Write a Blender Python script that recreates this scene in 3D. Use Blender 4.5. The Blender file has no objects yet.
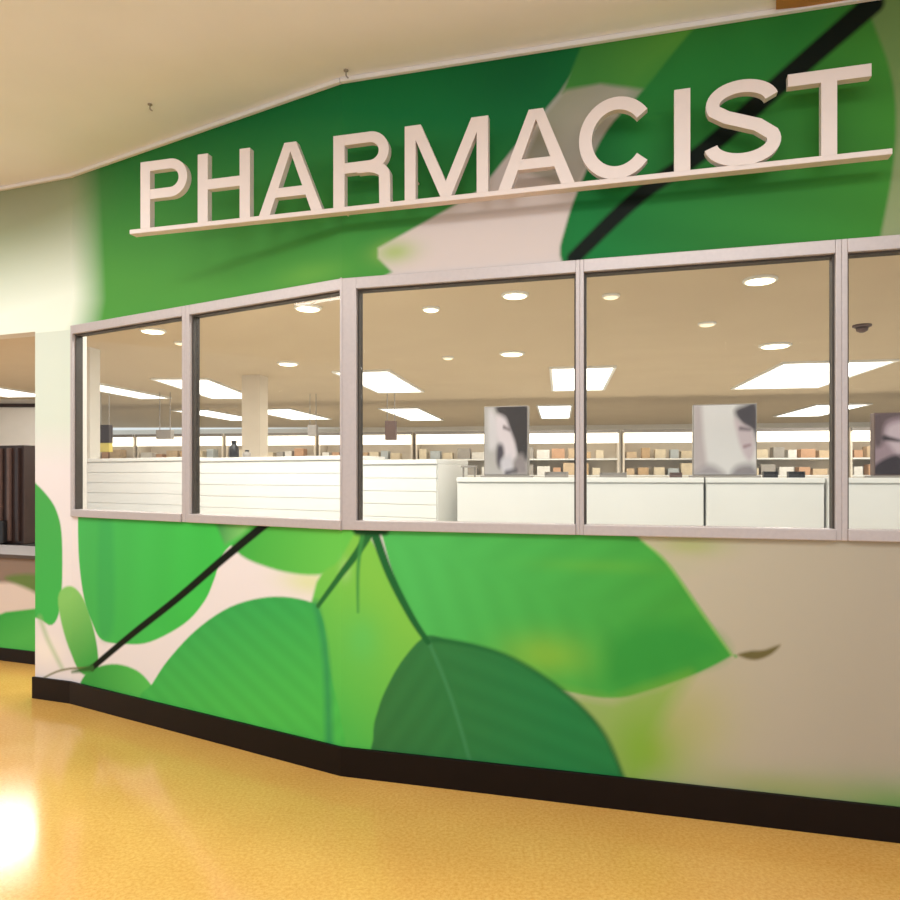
import bpy, bmesh, math, random
import numpy as np
from mathutils import Vector, Matrix
random.seed(4)
sc = bpy.context.scene
COL = sc.collection
PI = math.pi
F, HZ, EYE = 700.0, 475.0, 1.40          # focal length in pixels, horizon row, eye height

# ------------------------------------------------------------------ helpers
def lin(c):
    return tuple(((v/255)/12.92 if v/255 <= 0.04045 else ((v/255+0.055)/1.055)**2.4) for v in c)

def mat(name, rgb, rough=0.5, metal=0.0, spec=0.5, emit=None, es=0.0):
    m = bpy.data.materials.new(name); m.use_nodes = True
    b = m.node_tree.nodes['Principled BSDF']
    b.inputs['Base Color'].default_value = (*lin(rgb), 1)
    b.inputs['Roughness'].default_value = rough
    b.inputs['Metallic'].default_value = metal
    b.inputs['Specular IOR Level'].default_value = spec
    if emit:
        b.inputs['Emission Color'].default_value = (*lin(emit), 1)
        b.inputs['Emission Strength'].default_value = es
    return m

def speckle(m, scale, amount, rgb2, detail=3.0):
    nt = m.node_tree; b = nt.nodes['Principled BSDF']
    tc = nt.nodes.new('ShaderNodeTexCoord'); n = nt.nodes.new('ShaderNodeTexNoise')
    n.inputs['Scale'].default_value = scale; n.inputs['Detail'].default_value = detail
    r = nt.nodes.new('ShaderNodeValToRGB')
    base = b.inputs['Base Color'].default_value[:]
    l2 = (*lin(rgb2), 1)
    r.color_ramp.elements[0].position = 0.5-amount; r.color_ramp.elements[0].color = l2
    r.color_ramp.elements[1].position = 0.5+amount; r.color_ramp.elements[1].color = base
    nt.links.new(tc.outputs['Object'], n.inputs['Vector'])
    nt.links.new(n.outputs['Fac'], r.inputs['Fac'])
    nt.links.new(r.outputs['Color'], b.inputs['Base Color'])
    return m

def paint_mat(name, rough=0.5, spec=0.3):
    m = bpy.data.materials.new(name); m.use_nodes = True
    nt = m.node_tree; b = nt.nodes['Principled BSDF']
    a = nt.nodes.new('ShaderNodeAttribute'); a.attribute_name = 'ink'
    nt.links.new(a.outputs['Color'], b.inputs['Base Color'])
    b.inputs['Roughness'].default_value = rough
    b.inputs['Specular IOR Level'].default_value = spec
    return m

class MB:
    def __init__(self): self.bm = bmesh.new()
    def box(self, x0, x1, y0, y1, z0, z1, bev=0.0):
        tb = bmesh.new(); bmesh.ops.create_cube(tb, size=1)
        for v in tb.verts:
            v.co = Vector(((x0+x1)/2+v.co.x*(x1-x0), (y0+y1)/2+v.co.y*(y1-y0), (z0+z1)/2+v.co.z*(z1-z0)))
        if bev > 0:
            bmesh.ops.bevel(tb, geom=tb.edges[:], offset=bev, segments=2, affect='EDGES', profile=0.6)
        self._add(tb); return self
    def lathe(self, prof, seg=24, c=(0, 0, 0)):
        tb = bmesh.new(); rings = []
        for r, z in prof:
            rings.append([tb.verts.new((c[0]+r*math.cos(2*PI*i/seg), c[1]+r*math.sin(2*PI*i/seg), c[2]+z)) for i in range(seg)])
        for a, b in zip(rings, rings[1:]):
            for i in range(seg):
                tb.faces.new((a[i], a[(i+1) % seg], b[(i+1) % seg], b[i]))
        tb.faces.new(rings[0]); tb.faces.new(rings[-1])
        bmesh.ops.recalc_face_normals(tb, faces=tb.faces[:])
        self._add(tb); return self
    def prism(self, pts, z0, z1):
        tb = bmesh.new()
        a = [tb.verts.new((p[0], p[1], z0)) for p in pts]; b = [tb.verts.new((p[0], p[1], z1)) for p in pts]
        n = len(pts)
        tb.faces.new(a); tb.faces.new(b)
        for i in range(n): tb.faces.new((a[i], a[(i+1) % n], b[(i+1) % n], b[i]))
        bmesh.ops.recalc_face_normals(tb, faces=tb.faces[:])
        self._add(tb); return self
    def rod(self, p, q, r, seg=10):
        p, q = Vector(p), Vector(q); d = q-p
        tb = bmesh.new(); bmesh.ops.create_cone(tb, cap_ends=True, segments=seg, radius1=r, radius2=r, depth=d.length)
        bmesh.ops.transform(tb, matrix=Matrix.Translation((p+q)/2) @ d.to_track_quat('Z', 'Y').to_matrix().to_4x4(), verts=tb.verts[:])
        self._add(tb); return self
    def _add(self, tb):
        me = bpy.data.meshes.new('t'); tb.to_mesh(me); tb.free(); self.bm.from_mesh(me); bpy.data.meshes.remove(me)
    def build(self, name, m, parent=None, loc=None, rz=0.0, smooth=False):
        me = bpy.data.meshes.new(name); self.bm.to_mesh(me); self.bm.free()
        if smooth:
            for p in me.polygons: p.use_smooth = True
        me.materials.append(m)
        o = bpy.data.objects.new(name, me); COL.objects.link(o)
        if parent: o.parent = parent
        if loc is not None: o.location = loc
        if rz: o.rotation_euler.z = rz
        return o

def tag(o, label, cat, group=None):
    o['label'] = label; o['category'] = cat
    if group: o['group'] = group
    return o
def thing(name, label, cat, loc, rz=0.0, group=None):
    o = bpy.data.objects.new(name, None); COL.objects.link(o)
    o.location = loc; o.rotation_euler.z = rz; o.empty_display_size = 0.1
    return tag(o, label, cat, group)
def struct(o, label=None, cat=None):
    o['kind'] = 'structure'
    if label: o['label'] = label; o['category'] = cat
    return o
def dup(root, loc, rz, label, group=None):
    r = root.copy(); COL.objects.link(r); r.location = loc; r.rotation_euler.z = rz; r['label'] = label
    if group: r['group'] = group
    for ch in list(root.children):
        c = ch.copy(); COL.objects.link(c); c.parent = r
        for g in list(ch.children):
            d = g.copy(); COL.objects.link(d); d.parent = c
    return r

# ------------------------------------------------------------------ layout of the faceted shop front
K = Vector((-0.504, 3.267)); L = Vector((-2.321, 4.298))
A1 = -math.radians(15.0)
A2 = math.atan2(K.y-L.y, K.x-L.x)
A3 = -math.radians(19.7)
LEN2 = (K-L).length
Z_CEIL = 3.245; Z_HEAD = 2.315; Z_GT = 2.262; Z_GB = 1.19; Z_SILL = 1.145; Z_BASE = 0.135
Z_IN = 2.70
class Facet:
    def __init__(s, O, a, u0): s.O = O; s.a = a; s.d = Vector((math.cos(a), math.sin(a))); s.n = Vector((-math.sin(a), math.cos(a))); s.u0 = u0
    def w(s, u, dep, z): p = s.O+s.d*u+s.n*dep; return Vector((p.x, p.y, z))
    def hit(s, px, py, dep=0.0):          # where the sight line of a photo point meets the facet: local u, z
        t = (px-450)/F; O = s.O+s.n*dep
        # O + d u = k (t,1)
        u = (t*O.y-O.x)/(s.d.x-t*s.d.y); k = O.y+s.d.y*u
        return u, EYE+(HZ-py)/F*k
F1 = Facet(K, A1, LEN2); F2 = Facet(L, A2, 0.0); F3 = Facet(L, A3, 0.0)
def wallpt(px, py):                        # unrolled mural coordinates (metres along the wall, metres up)
    f = F3 if px < 72 else (F2 if px < 342 else F1)
    u, z = f.hit(px, py); return (u+f.u0, z)
def at(px, py, Y): return Vector(((px-450)/F*Y, Y, EYE+(HZ-py)/F*Y))
def at_z(px, py, z):
    Y = (z-EYE)*F/(HZ-py); return Vector(((px-450)/F*Y, Y, z))

# ------------------------------------------------------------------ mural artwork
def smooth_loop(pts, closed=True, n=5):
    out = []; N = len(pts)
    for i in range(N if closed else N-1):
        p0, p1, p2, p3 = [np.array(pts[(i+k) % N] if closed else pts[min(max(i+k, 0), N-1)], float) for k in (-1, 0, 1, 2)]
        for j in range(n):
            t = j/n
            out.append(0.5*((2*p1)+(-p0+p2)*t+(2*p0-5*p1+4*p2-p3)*t*t+(-p0+3*p1-3*p2+p3)*t**3))
    if not closed: out.append(np.array(pts[-1], float))
    return np.array(out)
class Paint:
    def __init__(s, U, Z, base, conv=None):
        s.U = U; s.Z = Z; s.c = np.tile(np.array(lin(base)), (U.size, 1)); s.conv = conv or (lambda x, y: (x, y))
    def P(s, pts): return [s.conv(x, y) for x, y in pts]
    def grad(s, stops):                   # stops: [(px,py,rgb)] two points, colour runs between them
        (x0, y0, c0), (x1, y1, c1) = stops
        a = np.array(s.conv(x0, y0)); b = np.array(s.conv(x1, y1)); d = b-a
        t = np.clip(((s.U-a[0])*d[0]+(s.Z-a[1])*d[1])/(d@d), 0, 1)[:, None]
        return np.array(lin(c0))*(1-t)+np.array(lin(c1))*t
    def mix(s, idx, col, al): s.c[idx] = s.c[idx]*(1-al[:, None])+col*al[:, None]
    def poly(s, pts, col, soft=0.006, smooth=True, alpha=1.0, veins=None):
        q = np.array(s.P(pts))
        if smooth: q = smooth_loop(q)
        lo = q.min(0)-soft*2; hi = q.max(0)+soft*2
        idx = np.where((s.U > lo[0]) & (s.U < hi[0]) & (s.Z > lo[1]) & (s.Z < hi[1]))[0]
        if not idx.size: return
        x = s.U[idx]; y = s.Z[idx]; ins = np.zeros(idx.size, bool); dist = np.full(idx.size, 1e9)
        for i in range(len(q)):
            x0, y0 = q[i]; x1, y1 = q[(i+1) % len(q)]
            if y0 != y1:
                ins ^= ((y0 > y) != (y1 > y)) & (x < (x1-x0)*(y-y0)/(y1-y0)+x0)
            dx, dy = x1-x0, y1-y0; L2 = dx*dx+dy*dy+1e-12
            t = np.clip(((x-x0)*dx+(y-y0)*dy)/L2, 0, 1)
            dist = np.minimum(dist, (x-x0-t*dx)**2+(y-y0-t*dy)**2)
        sd = np.where(ins, 1, -1)*np.sqrt(dist)
        al = np.clip(0.5+sd/(2*soft), 0, 1)*alpha
        c = np.array(lin(col)) if not isinstance(col, list) else s.grad(col)[idx]
        if veins is not None:
            (ax, ay), (bx, by), n, amp = veins
            a = np.array(s.conv(ax, ay)); b = np.array(s.conv(bx, by)); d = (b-a); ln = np.hypot(*d); d /= ln
            al_ = (x-a[0])*d[0]+(y-a[1])*d[1]; ac = -(x-a[0])*d[1]+(y-a[1])*d[0]
            w = np.sin((al_-np.abs(ac)*0.75)/ln*n*2*PI)
            c = c*(1+amp*w[:, None]*np.clip(np.abs(ac)/0.05, 0, 1)[:, None])
        s.mix(idx, c, al)
    def line(s, pts, w, col, soft=0.005, alpha=1.0):   # w: widths at the ends in metres
        q = smooth_loop(s.P(pts), closed=False)
        n = len(q)
        best = np.full(s.U.size, -1e9)
        for i in range(n-1):
            x0, y0 = q[i]; x1, y1 = q[i+1]
            dx, dy = x1-x0, y1-y0; L2 = dx*dx+dy*dy+1e-12
            t = np.clip(((s.U-x0)*dx+(s.Z-y0)*dy)/L2, 0, 1)
            ww = w[0]+(w[1]-w[0])*(i+t)/(n-1)
            best = np.maximum(best, ww/2-np.hypot(s.U-x0-t*dx, s.Z-y0-t*dy))
        al = np.clip(0.5+best/(2*soft), 0, 1)*alpha
        idx = np.where(al > 0)[0]
        s.mix(idx, np.array(lin(col)), al[idx])
    def blob(s, px, py, rx, ry, col, alpha=1.0):      # soft airbrushed patch, radii in metres
        a = s.conv(px, py)
        g = np.exp(-(((s.U-a[0])/rx)**2+((s.Z-a[1])/ry)**2))*alpha
        idx = np.where(g > 0.01)[0]
        s.mix(idx, np.array(lin(col)), g[idx])

def art_upper(U, Z):
    p = Paint(U, Z, (206, 194, 190), wallpt)
    # left: big dark leaf fading into misty white at the corner
    p.poly([(-200, 100), (60, 150), (345, 40), (500, 20), (594, 40), (560, 92), (520, 140), (480, 190), (455, 205), (425, 222), (378, 248), (378, 258), (392, 272), (340, 300), (60, 360), (-200, 380)],
           [(330, 110, (14, 112, 56)), (300, 300, (76, 150, 60))], 0.008, smooth=False)
    p.blob(395, 252, 0.10, 0.05, (150, 180, 90), 0.75)
    p.blob(310, 275, 0.20, 0.06, (110, 172, 70), 0.5)
    p.blob(520, 75, 0.30, 0.22, (8, 92, 48), 0.75)
    p.poly([(-300, 150), (60, 150), (84, 170), (90, 300), (84, 330), (70, 360), (-300, 400)], [(40, 215, (150, 162, 128)), (50, 300, (232, 240, 226))], 0.16, smooth=False)  # white fade of the print, with dimness under the ceiling painted in as olive
    p.blob(20, 210, 0.45, 0.20, (150, 152, 124), 0.8)  # more of the painted-in dimness near the ceiling
    # band of lighter leaf behind the C
    p.poly([(588, 30), (720, 0), (700, 40), (660, 80), (640, 96), (600, 86), (562, 94)], [(590, 60, (60, 130, 56)), (690, 50, (84, 150, 56))], 0.008, smooth=False)
    p.poly([(566, 90), (600, 84), (645, 90), (620, 120), (590, 160), (575, 190), (520, 170), (545, 115)], [(560, 100, (150, 150, 130)), (600, 160, (178, 170, 160))], 0.012, smooth=False)
    # round right leaf
    p.poly([(820, -40), (850, 60), (860, 120), (860, 190), (850, 260), (905, 280), (960, 150), (950, 0)], [(890, 60, (104, 134, 76)), (890, 240, (140, 152, 112))], 0.012, smooth=False)
    p.poly([(735, -10), (690, 33), (645, 88), (607, 130), (582, 180), (566, 225), (562, 262), (600, 300), (870, 300), (880, 240), (892, 175), (896, 120), (890, 70), (868, 10), (840, -60)],
           [(590, 200, (18, 112, 52)), (890, 120, (58, 128, 44))], 0.008, smooth=True, veins=((570, 260), (868, 8), 5, 0.05))
    p.poly([(905, -20), (925, 80), (930, 200), (915, 300), (1400, 300), (1400, -60)], [(920, 0, (60, 120, 60)), (1150, 200, (30, 110, 55))], 0.03, smooth=False)
    p.poly([(640, 92), (700, 40), (800, 5), (840, 12), (790, 70), (700, 120), (640, 140)], (36, 124, 52), 0.06, alpha=0.7)
    p.line([(574, 258), (640, 195), (705, 150), (790, 75), (872, 4)], (0.060, 0.085), (4, 16, 8), 0.010)
    return p.c

def art_lower(U, Z):
    p = Paint(U, Z, (228, 220, 220), wallpt)
    # beige out-of-focus ground on the right
    p.poly([(560, 480), (1500, 460), (1500, 900), (560, 900)], [(640, 560, (188, 180, 158)), (880, 600, (172, 163, 146))], 0.10, smooth=False)
    p.blob(648, 750, 0.17, 0.20, (122, 168, 50), 0.95)
    p.blob(690, 720, 0.18, 0.20, (172, 170, 96), 0.5)
    p.blob(690, 545, 0.14, 0.05, (160, 172, 104), 0.7)
    p.blob(905, 810, 0.28, 0.10, (98, 148, 76), 0.9)
    p.blob(780, 790, 0.35, 0.07, (142, 158, 88), 0.7)
    # corner pier
    p.blob(45, 650, 0.14, 0.10, (240, 232, 222), 0.9)
    p.poly([(30, 478), (30, 478), (46, 494), (57, 512), (62, 540), (61, 600), (52, 625), (30, 618), (-20, 640), (-20, 640)], [(40, 500, (72, 164, 78)), (50, 610, (66, 178, 80))], 0.006, smooth=True)
    p.poly([(58, 598), (70, 586), (84, 600), (96, 640), (97, 672), (80, 672), (66, 640)], [(66, 600, (134, 196, 104)), (90, 660, (70, 164, 72))], 0.008)
    p.line([(40, 618), (48, 640), (62, 668)], (0.03, 0.02), (150, 186, 124), 0.02, 0.7)
    p.line([(40, 680), (62, 670), (92, 668)], (0.010, 0.012), (120, 116, 74), 0.006)
    # L3 top middle leaf and its haze
    p.blob(310, 582, 0.18, 0.06, (214, 220, 170), 0.9)
    p.poly([(222, 515), (362, 515), (350, 560), (338, 571), (308, 575), (270, 568), (236, 551)], [(240, 530, (66, 168, 66)), (330, 560, (100, 192, 76))], 0.010, smooth=True)
    # L1 left leaf
    p.poly([(78, 518), (80, 510), (90, 508), (250, 508), (262, 512), (236, 540), (222, 556), (214, 580), (204, 602), (184, 624), (150, 642), (125, 644), (102, 640), (92, 622), (84, 598), (79, 560)],
           [(90, 540, (70, 176, 84)), (200, 590, (62, 186, 74))], 0.006, smooth=True, veins=((95, 665), (262, 527), 4, 0.025))
    p.poly([(100, 515), (112, 515), (114, 620), (102, 640), (97, 600)], (48, 146, 80), 0.03, alpha=0.4)
    p.poly([(212, 515), (262, 515), (240, 536), (225, 545)], [(214, 522, (40, 130, 66)), (245, 530, (128, 200, 110))], 0.015, smooth=False)
    # L9 little leaf by the skirting
    p.poly([(88, 672), (112, 664), (136, 670), (152, 686), (160, 704), (100, 704), (80, 690)], [(95, 670, (62, 156, 66)), (150, 695, (88, 190, 84))], 0.007)
    # L5 yellow-green leaf in the middle
    p.poly([(312, 600), (340, 560), (362, 530), (392, 575), (428, 638), (400, 700), (420, 790), (300, 790)], [(330, 700, (84, 186, 78)), (412, 630, (124, 194, 74))], 0.01, smooth=True)
    p.blob(362, 640, 0.09, 0.12, (94, 192, 92), 0.7)
    p.blob(345, 570, 0.03, 0.05, (170, 210, 140), 0.5)
    # L4 rounded lower-left leaf
    p.poly([(138, 706), (152, 684), (168, 660), (196, 630), (230, 607), (268, 597), (304, 600), (320, 612), (328, 660), (330, 790), (150, 790)],
           [(230, 610, (56, 164, 80)), (250, 720, (76, 186, 78))], 0.006, smooth=True, veins=((330, 780), (312, 600), 7, 0.045))
    p.line([(316, 604), (326, 660), (330, 770)], (0.035, 0.05), (46, 140, 84), 0.02, 0.75)
    # L7 large right leaf
    p.poly([(374, 505), (374, 505), (600, 505), (600, 505), (642, 540), (668, 562), (702, 610), (733, 655), (733, 655), (700, 672), (650, 690), (612, 698), (560, 690), (440, 660), (425, 636), (398, 590)],
           [(420, 570, (78, 182, 88)), (680, 620, (66, 156, 60))], 0.006, smooth=True, veins=((385, 532), (735, 655), 9, 0.035))
    p.blob(545, 655, 0.18, 0.09, (140, 184, 58), 0.65)
    p.blob(600, 566, 0.25, 0.03, (106, 178, 60), 0.35)
    p.poly([(612, 640), (660, 622), (706, 632), (724, 653), (690, 668), (640, 684), (608, 684)], (48, 146, 58), 0.05, alpha=0.8)
    p.poly([(560, 690), (612, 700), (640, 690), (690, 674), (650, 740), (640, 800), (600, 800)], (124, 170, 58), 0.04, smooth=False, alpha=0.7)
    p.line([(642, 540), (668, 564), (700, 610), (732, 655)], (0.010, 0.008), (170, 196, 120), 0.006, 0.6)
    # L6 dark leaf
    p.poly([(426, 636), (448, 640), (474, 645), (504, 655), (545, 678), (580, 706), (604, 735), (626, 785), (640, 830), (376, 830), (373, 740), (378, 710), (388, 685), (404, 658)],
           [(380, 720, (54, 118, 62)), (560, 720, (38, 124, 66))], 0.006, smooth=True, veins=((430, 640), (480, 790), 6, 0.045))
    p.line([(428, 640), (455, 642), (504, 655), (545, 678), (580, 706), (606, 737), (624, 780)], (0.022, 0.02), (30, 100, 50), 0.010, 0.8)
    p.line([(428, 640), (452, 700), (478, 790)], (0.012, 0.012), (74, 146, 96), 0.01, 0.6)
    # stems
    p.line([(374, 526), (352, 560), (318, 606)], (0.045, 0.022), (36, 104, 48), 0.006)
    p.line([(372, 526), (390, 575), (412, 618), (428, 642)], (0.045, 0.026), (28, 98, 48), 0.006)
    p.line([(362, 536), (358, 570), (358, 612)], (0.022, 0.008), (60, 140, 66), 0.008)
    p.line([(358, 530), (384, 530)], (0.05, 0.05), (24, 76, 40), 0.01)
    p.line([(92, 668), (130, 636), (178, 598), (222, 560), (268, 522)], (0.038, 0.045), (8, 18, 8), 0.006)
    p.line([(92, 668), (72, 672)], (0.04, 0.01), (46, 100, 40), 0.01)
    p.poly([(738, 655), (750, 651), (764, 650), (780, 645), (770, 655), (754, 660)], (104, 96, 58), 0.007)
    return p.c

MURAL = paint_mat('printed_mural', 0.6, 0.15)
def mural_grid(fac, u0, u1, z0, z1, art, step=0.006, y=0.0, thick=0.11):
    nu = max(2, int((u1-u0)/step)+1); nz = max(2, int((z1-z0)/step)+1)
    u = np.linspace(u0, u1, nu); z = np.linspace(z0, z1, nz)
    UU, ZZ = np.meshgrid(u, z)
    return UU.ravel(), ZZ.ravel(), nu, nz
def painted_wall(name, fac, patches, thick=0.11, m=MURAL, plain=(220, 214, 206), parent=None):
    """solid wall on a facet: patches (u0,u1,z0,z1,art) are slabs whose front face carries the artwork"""
    V = []; Fc = []; C = []
    for (u0, u1, z0, z1, art) in patches:
        U, Z, nu, nz = mural_grid(fac, u0, u1, z0, z1, art)
        base = len(V)
        c = art(U+fac.u0, Z)
        V.extend(zip(U.tolist(), [0.0]*U.size, Z.tolist())); C.append(c)
        for j in range(nz-1):
            r = base+j*nu
            Fc.extend([(r+i, r+i+1, r+nu+i+1, r+nu+i) for i in range(nu-1)])
        # slab sides and back
        b = len(V)
        V.extend([(u0, 0, z0), (u1, 0, z0), (u1, 0, z1), (u0, 0, z1), (u0, thick, z0), (u1, thick, z0), (u1, thick, z1), (u0, thick, z1)])
        C.append(np.tile(np.array(lin(plain)), (8, 1)))
        Fc.extend([(b, b+4, b+5, b+1), (b+1, b+5, b+6, b+2), (b+2, b+6, b+7, b+3), (b+3, b+7, b+4, b), (b+4, b+7, b+6, b+5)])
    me = bpy.data.meshes.new(name); me.from_pydata(V, [], Fc)
    ca = np.concatenate(C); ca = np.hstack([np.clip(ca, 0, 1), np.ones((len(ca), 1))]).astype(np.float32)
    at_ = me.color_attributes.new('ink', 'FLOAT_COLOR', 'POINT'); at_.data.foreach_set('color', ca.ravel())
    me.materials.append(m); me.update()
    o = bpy.data.objects.new(name, me); COL.objects.link(o)
    if parent: o.parent = parent
    else:
        o.location = (fac.O.x, fac.O.y, 0); o.rotation_euler.z = fac.a
    return o

U1_END = 3.4; U3_PIER = -0.305; U3_END = -1.6
# ------------------------------------------------------------------ materials
floor_m = mat('yellow_terrazzo', (232, 172, 72), 0.24, 0, 0.5)
def build_floor_nodes(m):
    nt = m.node_tree; b = nt.nodes['Principled BSDF']; lk = nt.links.new
    tc = nt.nodes.new('ShaderNodeTexCoord')
    n1 = nt.nodes.new('ShaderNodeTexNoise'); n1.inputs['Scale'].default_value = 75; n1.inputs['Detail'].default_value = 8; n1.inputs['Roughness'].default_value = 0.7
    n2 = nt.nodes.new('ShaderNodeTexNoise'); n2.inputs['Scale'].default_value = 2.2; n2.inputs['Detail'].default_value = 2
    r = nt.nodes.new('ShaderNodeValToRGB')
    r.color_ramp.elements[0].position = 0.36; r.color_ramp.elements[0].color = (*lin((210, 156, 76)), 1)
    r.color_ramp.elements[1].position = 0.62; r.color_ramp.elements[1].color = (*lin((228, 182, 104)), 1)
    r2 = nt.nodes.new('ShaderNodeValToRGB')
    r2.color_ramp.elements[0].color = (*lin((236, 226, 214)), 1); r2.color_ramp.elements[1].color = (1, 1, 1, 1)
    mx = nt.nodes.new('ShaderNodeMix'); mx.data_type = 'RGBA'; mx.blend_type = 'MULTIPLY'; mx.inputs['Factor'].default_value = 1
    rr = nt.nodes.new('ShaderNodeMapRange'); rr.inputs['To Min'].default_value = 0.10; rr.inputs['To Max'].default_value = 0.20
    lk(tc.outputs['Object'], n1.inputs['Vector']); lk(tc.outputs['Object'], n2.inputs['Vector'])
    lk(n1.outputs['Fac'], r.inputs['Fac']); lk(n2.outputs['Fac'], r2.inputs['Fac'])
    lk(r.outputs['Color'], mx.inputs['A']); lk(r2.outputs['Color'], mx.inputs['B']); lk(mx.outputs['Result'], b.inputs['Base Color'])
    lk(n2.outputs['Fac'], rr.inputs['Value']); lk(rr.outputs['Result'], b.inputs['Roughness'])
build_floor_nodes(floor_m)
vinyl_m = mat('pale_vinyl', (222, 214, 200), 0.35); speckle(vinyl_m, 20, 0.3, (214, 206, 192))
ceil_m = mat('plaster_ceiling', (246, 246, 250), 0.9, 0, 0.1); speckle(ceil_m, 3.0, 0.25, (242, 242, 246))
in_ceil_m = mat('interior_ceiling', (214, 196, 168), 0.9, 0, 0.1); speckle(in_ceil_m, 2.0, 0.3, (209, 190, 162))
frame_m = mat('brushed_aluminium_frame', (192, 182, 180), 0.42, 0.3, 0.5); speckle(frame_m, 60, 0.3, (184, 174, 173))
gasket_m = mat('dark_gasket', (70, 64, 58), 0.6); speckle(gasket_m, 50, 0.3, (62, 56, 50))
skirt_m = mat('dark_skirting', (20, 10, 9), 0.4, 0, 0.2); speckle(skirt_m, 8, 0.3, (15, 7, 6))
sign_m = mat('pale_sign_face', (222, 208, 202), 0.45); speckle(sign_m, 20, 0.4, (216, 202, 196))
steel_m = mat('steel_bracket', (150, 148, 145), 0.35, 0.8); speckle(steel_m, 40, 0.3, (138, 136, 134))
white_m = mat('white_laminate', (240, 238, 232), 0.4); speckle(white_m, 3, 0.3, (234, 232, 226))
white_wall_m = mat('white_wall_paint', (238, 234, 226), 0.8, 0, 0.2); speckle(white_wall_m, 4, 0.3, (232, 228, 220))
groove_m = mat('groove_grey', (204, 204, 200), 0.5)
cream_m = mat('cream_paint', (226, 214, 196), 0.7); speckle(cream_m, 4, 0.3, (218, 206, 188))
trim_m = mat('cream_trim', (240, 238, 238), 0.6); speckle(trim_m, 8, 0.3, (234, 232, 232))
brown_m = mat('timber_brown', (196, 140, 78), 0.6); speckle(brown_m, 6, 0.3, (176, 120, 62))
dark_m = mat('dark_brown', (52, 34, 30), 0.4); speckle(dark_m, 12, 0.3, (40, 26, 22))
mid_brown_m = mat('brown_rail', (104, 80, 72), 0.5); speckle(mid_brown_m, 12, 0.3, (92, 70, 62))
black_m = mat('black_plastic', (22, 20, 22), 0.4); speckle(black_m, 30, 0.3, (30, 28, 29))
grey_m = mat('warm_grey', (150, 142, 134), 0.5); speckle(grey_m, 10, 0.3, (140, 132, 124))
top_m = mat('dark_worktop', (84, 70, 62), 0.5); speckle(top_m, 10, 0.3, (74, 61, 54))
yellow_m = mat('yellow_card', (226, 206, 110), 0.6); speckle(yellow_m, 20, 0.3, (216, 196, 100))
lamp_m = mat('lit_diffuser', (255, 250, 240), 0.5, emit=(255, 250, 244), es=3.0)
down_m = mat('lit_downlight', (255, 250, 236), 0.5, emit=(255, 240, 206), es=4.0)
dim_m = mat('dim_downlight', (250, 240, 220), 0.5, emit=(255, 232, 196), es=0.8)
strip_m = mat('lit_pelmet', (255, 250, 240), 0.5, emit=(255, 243, 226), es=2.0)
glass_m = bpy.data.materials.new('window_glass'); glass_m.use_nodes = True
def glass_nodes(m):
    nt = m.node_tree; nt.nodes.clear(); lk = nt.links.new
    out = nt.nodes.new('ShaderNodeOutputMaterial'); mx = nt.nodes.new('ShaderNodeMixShader')
    tr = nt.nodes.new('ShaderNodeBsdfTransparent'); tr.inputs['Color'].default_value = (0.97, 0.985, 0.975, 1)
    gl = nt.nodes.new('ShaderNodeBsdfGlossy'); gl.inputs['Roughness'].default_value = 0.02
    fr = nt.nodes.new('ShaderNodeLayerWeight'); fr.inputs['Blend'].default_value = 0.5
    pw = nt.nodes.new('ShaderNodeMath'); pw.operation = 'POWER'; pw.inputs[1].default_value = 5.0
    ma = nt.nodes.new('ShaderNodeMath'); ma.operation = 'MULTIPLY_ADD'; ma.inputs[1].default_value = 0.7; ma.inputs[2].default_value = 0.02
    lk(fr.outputs['Facing'], pw.inputs[0]); lk(pw.outputs[0], ma.inputs[0]); lk(ma.outputs[0], mx.inputs['Fac']); lk(tr.outputs['BSDF'], mx.inputs[1]); lk(gl.outputs['BSDF'], mx.inputs[2]); lk(mx.outputs['Shader'], out.inputs['Surface'])
glass_nodes(glass_m)
art_m = paint_mat('printed_portrait', 0.4, 0.3)

# ------------------------------------------------------------------ room shell
struct(MB().box(-13, 15, -1.0, 19.2, -0.1, 0).build('floor', floor_m))
ip = [F3.w(-0.02, 0.115, 0), F2.w(LEN2, 0.115, 0), F1.w(5.0, 0.115, 0)]
struct(MB().prism([(ip[0].x, ip[0].y), (ip[1].x, ip[1].y), (ip[2].x, ip[2].y), (15, 2.2), (15, 19.2), (-13, 19.2), (-13, 8.6), (-6, 7.2), (-2.6, 6.0)], 0.0005, 0.004).build('floor_interior', vinyl_m))
# hall ceiling: outline follows the shop front
cfar = [F3.w(-6, 0.0, 0), F3.w(0, 0, 0), F2.w(LEN2, 0, 0), F1.w(6.5, 0, 0)]
pts = [(-9, -6)]+[(9, -6)]+[(p.x, p.y) for p in reversed(cfar)]
struct(MB().prism(pts, Z_CEIL, Z_CEIL+0.1).build('ceiling', ceil_m))
# walls carrying the mural
W3_U = (U3_PIER, 0.0)
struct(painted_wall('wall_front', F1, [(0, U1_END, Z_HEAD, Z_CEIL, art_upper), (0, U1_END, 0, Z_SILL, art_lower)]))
struct(painted_wall('wall_corner', F2, [(0, LEN2, Z_HEAD, Z_CEIL, art_upper), (0, LEN2, 0, Z_SILL, art_lower)]))
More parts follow.
